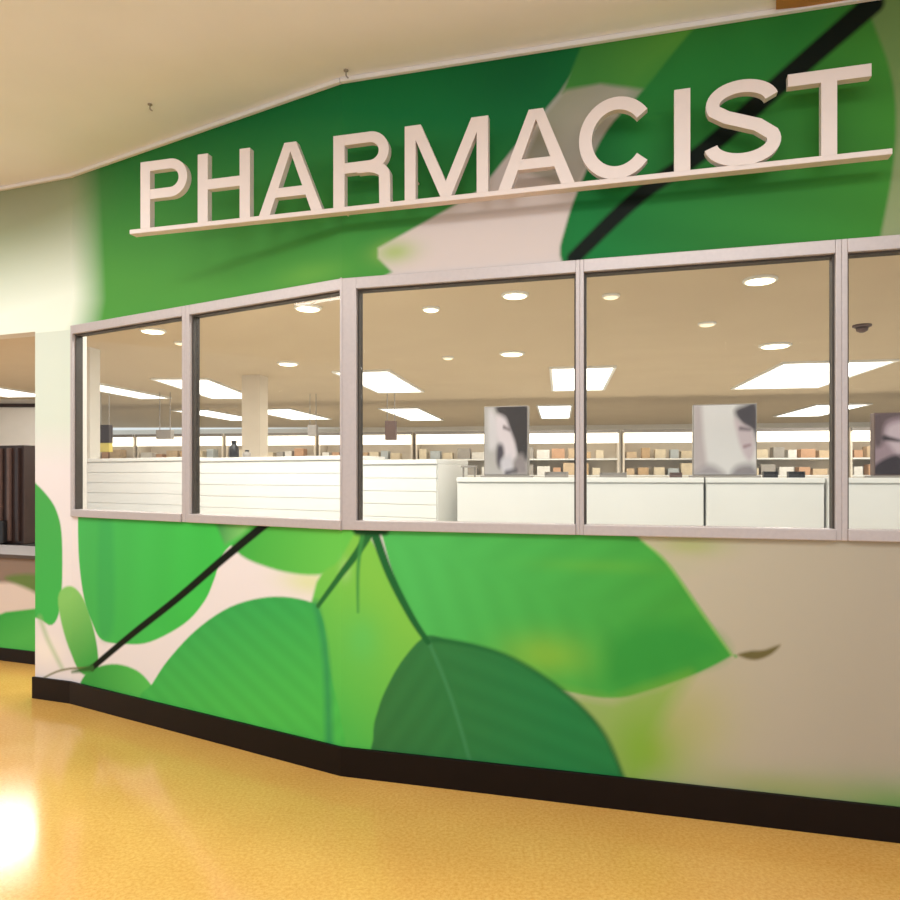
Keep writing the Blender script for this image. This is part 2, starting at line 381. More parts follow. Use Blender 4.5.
# pier and bulkhead left of the windows, the opening below it
def art_pier(U, Z):
    p = Paint(U, Z, (212, 222, 208), wallpt)
    lo = art_lower(U, Z); up = art_upper(U, Z)
    c = p.c
    zl = wallpt(50, 470)[1]
    hl = Z < zl
    c[hl] = lo[hl]; hu = Z >= Z_HEAD-0.02; c[hu] = up[hu]
    # creamy ground of the pier between the two pictures
    pale = np.array(lin((212, 221, 208)))
    t = np.clip((Z-zl)/0.30, 0, 1)
    mid = (~hu) & (Z > zl-0.02)
    c[mid] = lo[mid]*(1-t[mid][:, None])+pale*t[mid][:, None]
    return c
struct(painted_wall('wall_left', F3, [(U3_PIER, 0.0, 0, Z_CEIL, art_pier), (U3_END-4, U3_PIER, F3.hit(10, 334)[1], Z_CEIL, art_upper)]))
# skirting
def run(name, fac, u0, u1, z0, z1, y0, y1, m):
    return struct(MB().box(u0, u1, y0, y1, z0, z1, 0.003).build(name, m, loc=(fac.O.x, fac.O.y, 0), rz=fac.a))
run('baseboard_front', F1, -0.003, U1_END, 0, Z_BASE, -0.016, -0.001, skirt_m)
run('baseboard_corner', F2, -0.001, LEN2+0.003, 0, Z_BASE, -0.016, -0.001, skirt_m)
run('baseboard_left', F3, U3_PIER-0.01, 0.001, 0, Z_BASE, -0.016, -0.001, skirt_m)
# pale bead where wall meets ceiling
run('trim_1', F1, 0, U1_END, Z_CEIL-0.022, Z_CEIL-0.001, -0.022, -0.001, trim_m)
run('trim_2', F2, 0, LEN2, Z_CEIL-0.022, Z_CEIL-0.001, -0.022, -0.001, trim_m)
run('trim_3', F3, -4.5, 0, Z_CEIL-0.022, Z_CEIL-0.001, -0.022, -0.001, trim_m)
# brown soffit panel at the top right of the ceiling
q = [at_z(x, y, Z_CEIL) for x, y in ((778, -60), (776, 6), (845, -1), (940, -60))]
struct(MB().prism([(p.x, p.y) for p in q], Z_CEIL-0.014, Z_CEIL-0.001).build('trim_4', brown_m))

# ------------------------------------------------------------------ windows
def window(name, fac, u0, u1, wl, wr):
    """frame ring (front) with a deep reveal and one pane; u0..u1 is the glazed opening"""
    root = bpy.data.objects.new(name, None); COL.objects.link(root); root['kind'] = 'structure'
    root.location = (fac.O.x, fac.O.y, 0); root.rotation_euler.z = fac.a
    y0, y1 = -0.012, 0.052
    MB().box(u0-wl, u0, y0, y1, Z_SILL, Z_HEAD, 0.003).box(u1, u1+wr, y0, y1, Z_SILL, Z_HEAD, 0.003)\
        .box(u0, u1, y0, y1, Z_GT, Z_HEAD, 0.003).build('window_frame', frame_m, root)
    g = 0.008
    MB().box(u0, u0+g, 0.008, y1, Z_GB, Z_GT).box(u1-g, u1, 0.008, y1, Z_GB, Z_GT).box(u0+g, u1-g, 0.008, y1, Z_GT-g, Z_GT).build('gasket', gasket_m, root)
    MB().box(u0, u1, -0.02, y1, Z_SILL, Z_GB, 0.004).build('window_sill', frame_m, root)
    MB().box(u0+g, u1-g, 0.032, 0.039, Z_GB, Z_GT-g).build('pane', glass_m, root)
    return root
def un(f, px): return f.hit(px, 400)[0]
window('window_1', F2, un(F2, 74), un(F2, 183.5), un(F2, 74)-0.001, (un(F2, 191)-un(F2, 183.5))/2)
window('window_2', F2, un(F2, 191), un(F2, 343), (un(F2, 191)-un(F2, 183.5))/2, LEN2-un(F2, 343))
window('window_3', F1, un(F1, 357), un(F1, 576), un(F1, 357), (un(F1, 584)-un(F1, 576))/2)
window('window_4', F1, un(F1, 584), un(F1, 835), (un(F1, 584)-un(F1, 576))/2, (un(F1, 847)-un(F1, 835))/2)
window('window_5', F1, un(F1, 847), un(F1, 847)+0.98, (un(F1, 847)-un(F1, 835))/2, 0.03)

# ------------------------------------------------------------------ PHARMACIST sign
SG = -0.11                                   # the sign stands this far in front of the front wall plane
sl, szl = F1.hit(132, 231, SG); sr, szr = F1.hit(891, 156, SG)
sz = (szl+szr)/2
sroot = thing('shop_sign', 'long raised pale lettering PHARMACIST on a rail across the green mural', 'sign', F1.w((sl+sr)/2, SG, sz), A1)
um = (sl+sr)/2
RT = 0.011
MB().box(sl-um, sr-um, -0.018, 0.03, -RT, RT, 0.003).build('rail', sign_m, sroot)
CAP = 0.322; ST = 0.054; SH = 0.047
def arc(cx, cz, rx, rz, a0, a1, n=18):
    return [(cx+rx*math.cos(math.radians(a0+(a1-a0)*i/n)), cz+rz*math.sin(math.radians(a0+(a1-a0)*i/n))) for i in range(n+1)]
def stroke(bm, path, wv, y=-0.018):
    """a band of constant width along a path in the sign plane, given depth"""
    n = len(path); P = [Vector(p) for p in path]; a = []; b = []
    for i, p in enumerate(P):
        t0 = (P[i]-P[i-1]).normalized() if i else (P[1]-P[0]).normalized()
        t1 = (P[i+1]-P[i]).normalized() if i < n-1 else t0
        m = (t0+t1).normalized(); nn = Vector((-m.y, m.x)); k = wv/2/max(0.5, m.dot(t0))
        a.append(p+nn*k); b.append(p-nn*k)
    loops(bm, a+b[::-1], n, y)
def loops(bm, ring, n=None, y=-0.018):
    # front face at y, back face 3 cm behind
    f0 = [bm.verts.new((p[0], y, p[1])) for p in ring]; f1 = [bm.verts.new((p[0], y+0.034, p[1])) for p in ring]
    N = len(ring)
    for i in range(N): bm.faces.new((f0[i], f0[(i+1) % N], f1[(i+1) % N], f1[i]))
    if n:
        for i in range(n-1):
            j = N-1-i
            bm.faces.new((f0[i], f0[i+1], f0[j-1], f0[j])); bm.faces.new((f1[i], f1[j], f1[j-1], f1[i+1]))
    else:
        bm.faces.new(f0); bm.faces.new(f1[::-1])
def letter(ch, pxl, pxr):
    x0 = F1.hit(pxl, 200, SG)[0]-um; x1 = F1.hit(pxr, 200, SG)[0]-um; W = x1-x0; H = CAP; s = ST; h = SH
    bm = bmesh.new()
    R = lambda a, b, c, d: loops(bm, [(a, c), (b, c), (b, d), (a, d)])
    if ch in 'PR':
        R(0, s, 0, H)
        zb = H*(0.43 if ch == 'P' else 0.46); rz = (H-zb-h)/2; zc = (H+zb)/2; rx = min(rz*1.05, W*0.42)
        wr = W if ch == 'P' else W*0.98
        stroke(bm, [(s*0.9, H-h/2), (wr-rx-s/2, H-h/2)]+arc(wr-rx-s/2, zc, rx, rz, 90, -90)[1:]+[(s*0.9, zb+h/2)], h, -0.0172)
        if ch == 'R':
            xr = W-s*0.55
            stroke(bm, [(W*0.42, zb+h*0.45), (W*0.56, zb+h*0.45)]+arc(W*0.56, zb-h*0.55, xr-W*0.56, h, 90, 0, 12)[1:]+[(xr+0.002, 0.0)], s*0.95, -0.0166)
    elif ch == 'H':
        R(0, s, 0, H); R(W-s, W, 0, H); R(s, W-s, H*0.47, H*0.47+h)
    elif ch == 'A':
        loops(bm, [(0, 0), (s*1.02, 0), (W/2+s*0.02, H*0.88), (W/2, H), (W/2-s*0.55, H)])
        loops(bm, [(W, 0), (W/2+s*0.55, H), (W/2, H), (W/2-s*0.02, H*0.88), (W-s*1.02, 0)])
        zb = H*0.235; zt = zb+h*0.92; f = lambda z: s*1.02+(W/2+s*0.02-s*1.02)*z/(H*0.88)-0.004
        loops(bm, [(f(zb), zb), (W-f(zb), zb), (W-f(zt), zt), (f(zt), zt)], None, -0.0172)
    elif ch == 'M':
        R(0, s*0.92, 0, H); R(W-s*0.92, W, 0, H)
        loops(bm, [(s*0.92, H), (s*0.92, H*0.80), (W/2-s*0.45, 0), (W/2, 0), (W/2, H*0.20), (s*1.35, H)][:6])
        loops(bm, [(W-s*0.92, H), (W-s*1.35, H), (W/2, H*0.20), (W/2, 0), (W/2+s*0.45, 0), (W-s*0.92, H*0.80)])
    elif ch == 'C':
        stroke(bm, arc(W/2, H/2, W/2-s/2, H/2-h*0.45, 38, 322, 40), s*0.95)
    elif ch == 'I': R(0, W, 0, H)
    elif ch == 'S':
        r = W/2-s/2; zt = H*0.74; zl = H*0.265; rt = H-zt-h/2+0.004; rl = zl-h/2+0.004
        path = arc(W/2, zt, r*0.94, rt, 12, 200, 20)+[(W*0.30, H*0.585), (W*0.50, H*0.52), (W*0.70, H*0.455)]+arc(W/2, zl, r, rl, 20, -172, 22)
        stroke(bm, path, h*1.04)
    elif ch == 'T':
        R(W/2-s/2, W/2+s/2, 0, H-h); R(0, W, H-h, H)
    bmesh.ops.translate(bm, verts=bm.verts[:], vec=(x0, 0, RT-0.001))
    bmesh.ops.recalc_face_normals(bm, faces=bm.faces[:])
    me = bpy.data.meshes.new('letter'); bm.to_mesh(me); bm.free(); me.materials.append(sign_m)
    o = bpy.data.objects.new('letter', me); COL.objects.link(o); o.parent = sroot
    o['label'] = 'raised letter %s' % ch
for ch, l_, r_ in (('P', 143, 190), ('H', 200, 252), ('A', 261, 324), ('R', 335, 392), ('M', 406, 489), ('A', 499, 575), ('C', 579, 656), ('I', 674, 690), ('S', 703, 781), ('T', 787, 870)):
    letter(ch, l_, r_)
# brackets from the backs of the letters to the wall
for px, bz in ((340, 0.015), (411, 0.13), (681, 0.13), (828, 0.13)):
    u = F1.hit(px, 200, SG)[0]
    t = -SG-0.001
    if px < 342:
        p0 = F1.w(u, SG, 0).xy; t = 0.02
        while (p0+F1.n*t-F2.O).dot(F2.n) < 0: t += 0.004
        t -= 0.006
    MB().rod((u-um, 0.016, bz), (u-um, t, bz), 0.005).build('bracket', sign_m, sroot)

# small fittings on the hall ceiling
p = at_z(150, 104, Z_CEIL)
h1 = thing('ceiling_hook', 'small grey hook in the plain ceiling above the letter P', 'hook', p, 0, 'ceiling hooks')
MB().lathe([(0.011, 0), (0.011, -0.005), (0.005, -0.008)], 14).build('plate', grey_m, h1)
MB().rod((0, 0, -0.006), (0, 0, -0.026), 0.003).rod((0, 0, -0.026), (0.012, 0, -0.034), 0.003).build('hook', grey_m, h1)
p = at_z(346, 70, Z_CEIL)
dup(h1, p, 0.6, 'small grey ceiling hook just above the bend in the green wall', 'ceiling hooks')

# ------------------------------------------------------------------ interior shell
AI = -math.radians(8.9)
IN = Facet(K, AI, 0)
def tin(u, v): return IN.w(u, v, 0)
ifar = 15.4
ce = [F3.w(-6, 0.12, 0), F3.w(-0.02, 0.12, 0), F2.w(LEN2+0.0, 0.115, 0), F1.w(5.0, 0.115, 0)]
pts = [(p.x, p.y) for p in ce]+[(15, 2.0), (15, 19.2), (-13, 19.2), (-13, 8)]
struct(MB().prism(pts, Z_IN, Z_IN+0.1).build('ceiling_interior', in_ceil_m))
struct(MB().box(-12.5, 13.5, ifar, ifar+0.15, 0, Z_IN).build('wall_back', white_wall_m, loc=(K.x, K.y, 0), rz=AI))
# white partition seen through the left opening, and its end pillar
struct(MB().box(-11.5, -6.72, 12.0, 12.15, 0, Z_IN).build('wall_partition', white_wall_m))
run('trim_5', Facet(Vector((0, 12.0)), 0, 0), -11.5, -6.72, 2.56, 2.62, -0.05, -0.002, dark_m)
def column(px, Y, w, m, name):
    p = at(px, 475, Y)
    o = MB().box(-w/2, w/2, -w/2, w/2, 0, Z_IN).box(-w/2-0.012, w/2+0.012, -w/2-0.012, w/2+0.012, 0, 0.12, 0.004).build(name, m, loc=(p.x, p.y, 0), rz=AI)
    return struct(o)
column(88, 7.2, 0.16, white_wall_m, 'column_white')
column(255, 9.2, 0.25, cream_m, 'column_cream')

# ------------------------------------------------------------------ interior lights
def panel(px0, px1, y0, y1, label, rz=AI):
    """recessed panel from its near row y0 to its far row y1 in the photo"""
    n_ = at_z((px0+px1)/2, y0, Z_IN); f_ = at_z((px0+px1)/2, y1, Z_IN)
    w = 0.86*(px1-px0)/F*(n_.y+f_.y)/2; l = 0.94*(f_.y-n_.y)
    mid = at_z((px0+px1)/2, 475-2/(1/(475-y0)+1/(475-y1)), Z_IN)
    # centre in plan, axis of the room
    c = Vector((((px0+px1)/2-450)/F*(n_.y+f_.y)/2, (n_.y+f_.y)/2, Z_IN))
    t = thing('ceiling_light', label, 'ceiling light', c, rz, 'bright ceiling panels inside the shop')
    fr = 0.035
    MB().box(-w/2, w/2, -l/2, -l/2+fr, -0.025, 0).box(-w/2, w/2, l/2-fr, l/2, -0.025, 0).box(-w/2, -w/2+fr, -l/2+fr, l/2-fr, -0.025, 0).box(w/2-fr, w/2, -l/2+fr, l/2-fr, -0.025, 0).build('light_frame', white_m, t)
    MB().box(-w/2+fr, w/2-fr, -l/2+fr, l/2-fr, -0.014, -0.002).build('diffuser', lamp_m, t)
    return t
for a in ((98, 140, 381, 398, 'bright ceiling light panel slanting in the leftmost window pane'),
          (180, 240, 377, 398, 'bright ceiling light panel beside the mullion in the second pane from left', 0.0),
          (352, 414, 369, 392, 'bright ceiling light panel beside the corner post in the middle pane'),
          (546, 614, 365, 390, 'bright ceiling light panel crossing behind the mullion between the two large panes'),
          (748, 858, 359, 388, 'widest bright ceiling light panel by the right edge of the fourth pane'),
          (392, 436, 407, 420, 'further small light panel below the downlight at the left of the middle pane'),
          (536, 574, 404, 418, 'further small light panel just right of the first portrait poster'),
          (790, 846, 403, 416, 'further narrow light panel above the right end of the fourth pane'),
          (200, 242, 409, 420, 'further ceiling light panel left of the cream column in the second pane'),
          (266, 318, 408, 419, 'further ceiling light panel right of the cream column in the second pane'),
          (-30, 34, 386, 396, 'ceiling light strip seen through the opening at far left')):
    panel(*a)
def downlight(px, py, rpx, m, label):
    c = at_z(px, py, Z_IN); r = max(0.05, 0.85*rpx/F*c.y)
    t = thing('downlight', label, 'downlight', c, 0, 'round downlights inside the shop')
    MB().lathe([(r*1.15, 0), (r*1.15, -0.012), (r*1.0, -0.02), (r*0.95, -0.016), (r*0.92, -0.004)], 28).build('trim_ring', white_m, t, smooth=False)
    MB().lathe([(r*0.9, -0.016), (r*0.9, -0.022), (r*0.5, -0.030), (0.01, -0.032)], 28).build('lens', m, t, smooth=True)
for a in ((153, 330, 13, down_m, 'round ceiling downlight at the top of the leftmost pane, the brighter one'),
          (180, 342, 5, dim_m, 'faint tiny downlight lower right of the bright one in the leftmost pane'),
          (308, 307, 14, down_m, 'round downlight near the top right of the second pane from left'),
          (288, 363, 11, down_m, 'round downlight halfway down the second pane from left'),
          (515, 294, 14, down_m, 'large bright downlight near the top of the middle pane'),
          (431, 308, 9, down_m, 'small downlight near the top left of the middle pane'),
          (512, 353, 13, down_m, 'bright downlight halfway down the middle pane'),
          (448, 357, 6, dim_m, 'faint downlight left of the halfway downlight in the middle pane'),
          (611, 295, 9, dim_m, 'faint downlight at the top left of the fourth pane'),
          (760, 279, 17, down_m, 'largest bright downlight high in the fourth pane'),
          (707, 323, 9, dim_m, 'faint downlight in the centre of the ceiling in the fourth pane'),
          (775, 345, 16, down_m, 'bright downlight above the wide light panel in the fourth pane')):
    downlight(*a)
c = at_z(862, 325, Z_IN)
t = thing('smoke_detector', 'small dark round detector on the shop ceiling in the rightmost pane', 'smoke detector', c)
MB().lathe([(0.075, 0), (0.075, -0.015), (0.06, -0.022)], 24).build('base', mid_brown_m, t)
MB().lathe([(0.05, -0.022), (0.045, -0.05), (0.02, -0.065), (0.005, -0.067)], 24).build('dome', mid_brown_m, t, smooth=True)

# ------------------------------------------------------------------ white display cabinets right behind the glass
def cabinet(fac, u0, u1, dep, h, d, label, slats):
    c = fac.w((u0+u1)/2, dep, 0); w = u1-u0
    t = thing('display_cabinet', label, 'cabinet', c, fac.a, 'white cabinets behind the windows')
    b = MB().box(-w/2+0.002, w/2-0.002, 0.012, d, 0.08, h-0.03, 0.003)
    b.build('carcass', white_m, t)
    MB().box(-w/2+0.002, w/2-0.002, 0.03, d-0.03, 0, 0.08).build('plinth', grey_m, t)
    MB().box(-w/2+0.001, w/2-0.001, -0.006, d+0.006, h-0.03, h, 0.004).build('worktop', white_m, t)
    n = slats; zz0 = 0.09; zz1 = h-0.035
    s = MB(); hgt = (zz1-zz0)/n
    for i in range(n): s.box(-w/2+0.006, w/2-0.006, 0.0, 0.012, zz0+i*hgt+0.0015, zz0+(i+1)*hgt-0.0015, 0.002)
    s.build('back_panel', white_m, t)
    return t, c
cabs = []
DEP = 1.25
uL = F2.hit(72, 475, DEP)[0]; uM = F2.hit(187, 475, DEP)[0]
cabs.append(cabinet(F2, uL, uM-0.003, DEP, 1.545, 0.42, 'white slatted cabinet behind the leftmost window pane', 16))
uN = F2.hit(350, 475, DEP)[0]; uA = 0.225
cabs.append(cabinet(F2, uM+0.003, uN-0.003, DEP, 1.535, 0.42, 'white slatted cabinet behind the second pane from left', 16))
H2 = 1.385
cabs.append(cabinet(F2, uN+0.003, LEN2-0.225, DEP, 1.50, 0.42, 'white slatted cabinet at the left of the middle pane', 16))
ws = [uA, F1.hit(577, 475, DEP)[0], F1.hit(705, 475, DEP)[0], F1.hit(826, 475, DEP)[0], F1.hit(960, 475, DEP)[0]]
for i, lb in enumerate(('low plain white cabinet under the first portrait poster in the middle pane', 'low plain white cabinet at the left of the fourth pane',
                        'low plain white cabinet under the second portrait poster in the fourth pane', 'low plain white cabinet under the portrait poster in the rightmost pane')):
    cabs.append(cabinet(F1, ws[i]+0.004, ws[i+1]-0.004, DEP, H2, 0.42, lb, 3))

# ------------------------------------------------------------------ portrait posters standing on the cabinets
def print_panel(w, h, art, parent, y):
    nx, nz = 60, 80
    U, Z = np.meshgrid(np.linspace(0, 1, nx), np.linspace(0, 1, nz)); U = U.ravel(); Z = Z.ravel()
    c = art(U, Z)
    V = [((u-0.5)*w, y, z*h) for u, z in zip(U.tolist(), Z.tolist())]
    Fc = [(j*nx+i, j*nx+i+1, (j+1)*nx+i+1, (j+1)*nx+i) for j in range(nz-1) for i in range(nx-1)]
    me = bpy.data.meshes.new('print'); me.from_pydata(V, [], Fc)
    ca = np.hstack([np.clip(c, 0, 1), np.ones((len(c), 1))]).astype(np.float32)
    me.color_attributes.new('ink', 'FLOAT_COLOR', 'POINT').data.foreach_set('color', ca.ravel())
    me.materials.append(art_m)
    o = bpy.data.objects.new('print', me); COL.objects.link(o); o.parent = parent
    return o
def art1(U, Z):      # dark hair on the right, pale profile and hand
    p = Paint(U, Z, (170, 164, 160))
    p.poly([(0.28, 1.02), (1.02, 1.02), (1.02, 0.25), (0.80, 0.28), (0.62, 0.55), (0.42, 0.80)], (52, 44, 42), 0.05)
    p.poly([(0.10, 0.95), (0.30, 0.80), (0.30, 0.45), (0.10, 0.40)], (196, 190, 192), 0.06)
    p.poly([(0.28, 0.86), (0.48, 0.84), (0.60, 0.66), (0.72, 0.45), (0.74, 0.25), (0.56, 0.20), (0.40, 0.36), (0.28, 0.60)], (206, 194, 198), 0.05)
    p.poly([(0.30, 0.42), (0.42, 0.44), (0.46, 0.30), (0.36, 0.10), (0.28, 0.20)], (66, 58, 66), 0.05)
    p.poly([(0.70, 0.20), (0.90, 0.30), (1.0, 0.02), (0.70, 0.02)], (134, 124, 124), 0.05)
    p.poly([(0.38, 0.20), (0.60, 0.28), (0.66, 0.06), (0.46, 0.02)], (190, 184, 190), 0.05)
    p.line([(0.46, 0.70), (0.58, 0.66)], (0.05, 0.03), (90, 76, 78), 0.03)
    p.line([(0.52, 0.02), (0.74, 0.06)], (0.08, 0.06), (70, 64, 70), 0.04)
    return p.c
def art2(U, Z):      # pale ground, face with dark hair at the right edge
    p = Paint(U, Z, (208, 204, 202))
    p.poly([(-0.02, 1.02), (0.12, 1.02), (0.16, 0.5), (0.22, 0.1), (-0.02, -0.02)], (176, 164, 164), 0.05, smooth=False)
    p.poly([(0.66, 0.90), (0.80, 0.99), (1.02, 1.0), (1.02, 0.45), (0.94, 0.62), (0.78, 0.70)], (66, 58, 62), 0.05)
    p.poly([(0.66, 0.80), (0.80, 0.72), (0.94, 0.62), (0.98, 0.36), (0.90, 0.20), (0.78, 0.34), (0.70, 0.58)], (188, 172, 176), 0.04)
    p.line([(0.76, 0.66), (0.90, 0.64)], (0.05, 0.03), (96, 82, 88), 0.03)
    p.line([(0.82, 0.40), (0.90, 0.42)], (0.03, 0.02), (130, 96, 102), 0.03)
    p.poly([(0.02, 0.0), (0.22, 0.14), (0.42, 0.08), (0.48, -0.02)], (150, 142, 144), 0.06)
    p.poly([(0.62, -0.02), (0.70, 0.12), (0.94, 0.14), (1.02, -0.02)], (132, 124, 126), 0.06)
    return p.c
def art3(U, Z):      # close face with dark brows and a dark jacket
    p = Paint(U, Z, (150, 128, 136))
    p.poly([(0.0, 1.02), (1.02, 1.02), (1.02, 0.92), (0.5, 0.94), (0.16, 0.86), (0.10, 0.5), (-0.02, 0.5)], (92, 74, 76), 0.05)
    p.poly([(0.20, 0.80), (0.60, 0.88), (0.85, 0.76), (0.84, 0.40), (0.60, 0.22), (0.32, 0.34), (0.18, 0.56)], (190, 172, 180), 0.05)
    p.line([(0.14, 0.60), (0.36, 0.55)], (0.09, 0.035), (54, 42, 46), 0.03)
    p.line([(0.56, 0.60), (0.76, 0.63)], (0.08, 0.05), (60, 48, 52), 0.03)
    p.line([(0.46, 0.52), (0.43, 0.42), (0.50, 0.40)], (0.03, 0.03), (130, 108, 114), 0.02)
    p.line([(0.38, 0.32), (0.58, 0.32)], (0.04, 0.03), (110, 70, 80), 0.02)
    p.poly([(-0.02, -0.02), (0.0, 0.16), (0.30, 0.32), (0.52, 0.18), (0.80, 0.26), (1.02, 0.16), (1.02, -0.02)], (46, 34, 40), 0.04)
    return p.c
PD = DEP+0.06
def poster(px0, px1, py0, py1, art, label, side, foot=True):
    u0, _ = F1.hit(px0, 475, PD); u1, _ = F1.hit(px1, 475, PD)
    c = F1.w((u0+u1)/2, PD, H2); w = u1-u0
    h = EYE+(HZ-py0)/F*c.y-H2
    t = thing('portrait_poster', label, 'poster', c, A1, 'standing portrait posters')
    bb = MB().box(-w/2, w/2, 0.0, 0.07, 0.012, h, 0.004).build('backing_box', side, t)
    print_panel(w-0.012, h-0.024, art, bb, -0.0015).location.z = 0.018
    MB().box(-w/2-0.02, w/2+0.02, -0.02, 0.10, 0.0, 0.012, 0.003).build('base', grey_m, t)
    return t
poster(484, 528, 406, 478, art1, 'black-and-white portrait poster with dark hair, standing in the middle pane', grey_m)
poster(693, 757, 404, 478, art2, 'pale portrait poster with face at its right edge, standing in the fourth pane', grey_m)
poster(874, 946, 412, 480, art3, 'dark close-up portrait poster cut by the right edge of the photo', mid_brown_m)

# small dark items on the low cabinets
def small_item(px, w, h, label, d=0.06, dep=DEP+0.05, kind='box', fac=F1, top=H2, m=black_m):
    u = fac.hit(px, 475, dep)[0]; c = fac.w(u, dep, top)
    if kind == 'box':
        t = thing('tray', label, 'tray', c, fac.a, 'small things on the white cabinets')
        MB().box(-w/2, w/2, 0, d, 0, h*0.45, 0.003).build('base', m, t)
        MB().box(-w/2, -w/2+0.006, 0, d, h*0.45, h).box(w/2-0.006, w/2, 0, d, h*0.45, h).box(-w/2+0.006, w/2-0.006, d-0.006, d, h*0.45, h).build('rim', m, t)
    elif kind == 'stand':
        t = thing('wire_stand', label, 'stand', c, fac.a, 'small things on the white cabinets')
        MB().box(-w/2, w/2, -0.0, d, h-0.012, h, 0.003).build('top', m, t)
        for s in (-1, 1):
            MB().rod((s*(w/2-0.012), d/2, 0), (s*(w/2-0.012), d/2, h-0.012), 0.006).build('leg', m, t)
    else:
        t = thing('bottle', label, 'bottle', c, fac.a, 'bottles on the tall cabinets')
        r = w/2
        MB().lathe([(r*0.9, 0), (r, 0.006), (r, h*0.6), (r*0.5, h*0.76), (r*0.45, h*0.84)], 20).build('body', m, t, smooth=True)
        MB().lathe([(r*0.55, h*0.84), (r*0.55, h), (r*0.4, h*1.01)], 20).build('cap', black_m, t)
    return t
small_item(468, 0.10, 0.075, 'small grey wire stand left of the black-and-white portrait poster', kind='stand', m=grey_m)
small_item(556, 0.14, 0.035, 'low grey tray between first portrait poster and the mullion', m=grey_m)
small_item(613, 0.16, 0.030, 'low grey tray just right of the mullion between the large panes', m=grey_m)
small_item(676, 0.07, 0.030, 'small dark tray just left of the pale portrait poster', m=mid_brown_m)
small_item(771, 0.075, 0.035, 'small black tray just right of the pale portrait poster')
small_item(797, 0.085, 0.035, 'small black tray nearest the right mullion of the fourth pane')
small_item(234, 0.075, 0.13, 'small dark bottle on the tall white cabinet left of cream column', kind='bottle', fac=F2, top=1.535, m=black_m)
small_item(247, 0.06, 0.055, 'small grey bottle on the tall white cabinet below the cream column', kind='bottle', fac=F2, top=1.535, m=grey_m)

# ------------------------------------------------------------------ shelving deep in the shop
GY = 12.2
prod_cols = [(226, 208, 176), (204, 170, 128), (236, 230, 220), (190, 196, 196), (214, 186, 150), (168, 160, 150), (232, 216, 186), (206, 160, 124)]
prod_m = []
for i, c in enumerate(prod_cols):
    m_ = mat('carton_%d' % i, c, 0.5); speckle(m_, 9, 0.2, tuple(int(v*0.9) for v in c)); prod_m.append(m_)
GW, GD, GH = 1.72, 0.46, 2.16
gp = thing('shelving_unit', '', 'shelves', (0, 0, 0), AI, 'shelving units across the back of the shop')
MB().box(-GW/2, GW/2, GD-0.03, GD, 0, GH).build('back_panel', cream_m, gp)
for s in (-1, 1):
    MB().box(s*(GW/2-0.03) - 0.0 if s > 0 else -GW/2, GW/2 if s > 0 else -GW/2+0.03, 0.04, GD-0.03, 0, GH).build('side_panel', cream_m, gp)
for z in (0.12, 0.55, 0.95, 1.40, 1.68):
    MB().box(-GW/2+0.03, GW/2-0.03, 0.02, GD-0.03, z-0.025, z).build('shelf', white_m, gp)
MB().box(-GW/2, GW/2, -0.02, 0.04, GH-0.05, GH).box(-GW/2+0.03, GW/2-0.03, 0.04, GD-0.03, GH-0.025, GH).build('pelmet', grey_m, gp)
pelm = gp.children[-1]
MB().box(-GW/2+0.02, GW/2-0.02, -0.01, 0.035, GH-0.22, GH-0.052, 0.004).build('light_panel', strip_m, pelm)
centres = [(-6.88+i*1.78) for i in range(10)]
gl = ['lit shelving unit at the left end of the row across the back of the shop', 'lit shelving unit across the back of the shop, behind the leftmost pane', 'lit shelving unit at the back, behind the left half of the second pane', 'lit shelving unit at the back, right of the cream column',
      'lit shelving unit at the back, behind the corner post', 'lit shelving unit at the back, behind the left of the middle pane', 'lit shelving unit at the back, behind the first portrait poster',
      'lit shelving unit at the back, behind the left of the fourth pane', 'lit shelving unit at the back, behind the pale portrait poster', 'lit shelving unit at the back, behind the rightmost mullion']
IF = Facet(Vector((0, GY)), AI, 0)
ORD = ('first', 'second', 'third', 'fourth', 'fifth', 'sixth', 'seventh', 'eighth', 'ninth', 'tenth', 'eleventh')
prod_n = ('cream', 'tan', 'off-white', 'pale grey', 'beige', 'warm grey', 'sand', 'light brown')
gs = ('furthest left', 'behind leftmost pane', 'left of cream column', 'right of cream column', 'behind corner post', 'left in middle pane', 'behind first portrait', 'left in fourth pane', 'behind pale portrait', 'behind rightmost mullion')
k = 0
for i, u in enumerate(centres):
    c = IF.w(u, 0, 0)
    if i == 0: gp.location = c; gp['label'] = gl[0]
    else: dup(gp, c, AI, gl[i], 'shelving units across the back of the shop')
    for z in (1.40, 1.68):
        x = -GW/2+0.06; nth = 0
        while x < GW/2-0.27:
            w = random.choice((0.13, 0.17, 0.22)); h = random.uniform(0.10, 0.22)
            if z > 1.6: h = min(h, 0.20)
            ci = (k*5+i*3+int(z*10)) % len(prod_m); mm = prod_m[ci]
            o = MB().box(-w/2, w/2, 0, 0.2, 0, h, 0.006).build('carton', mm, loc=IF.w(u+x+w/2, 0.05, z+0.0015), rz=AI)
            nth += 1
            tag(o, '%s carton, %s from left on %s shelf of back unit %s' % (prod_n[ci], ORD[nth-1], 'upper' if z > 1.6 else 'lower', gs[i]), 'carton', 'cartons on the back shelving')
            x += w+random.uniform(0.03, 0.09); k += 1

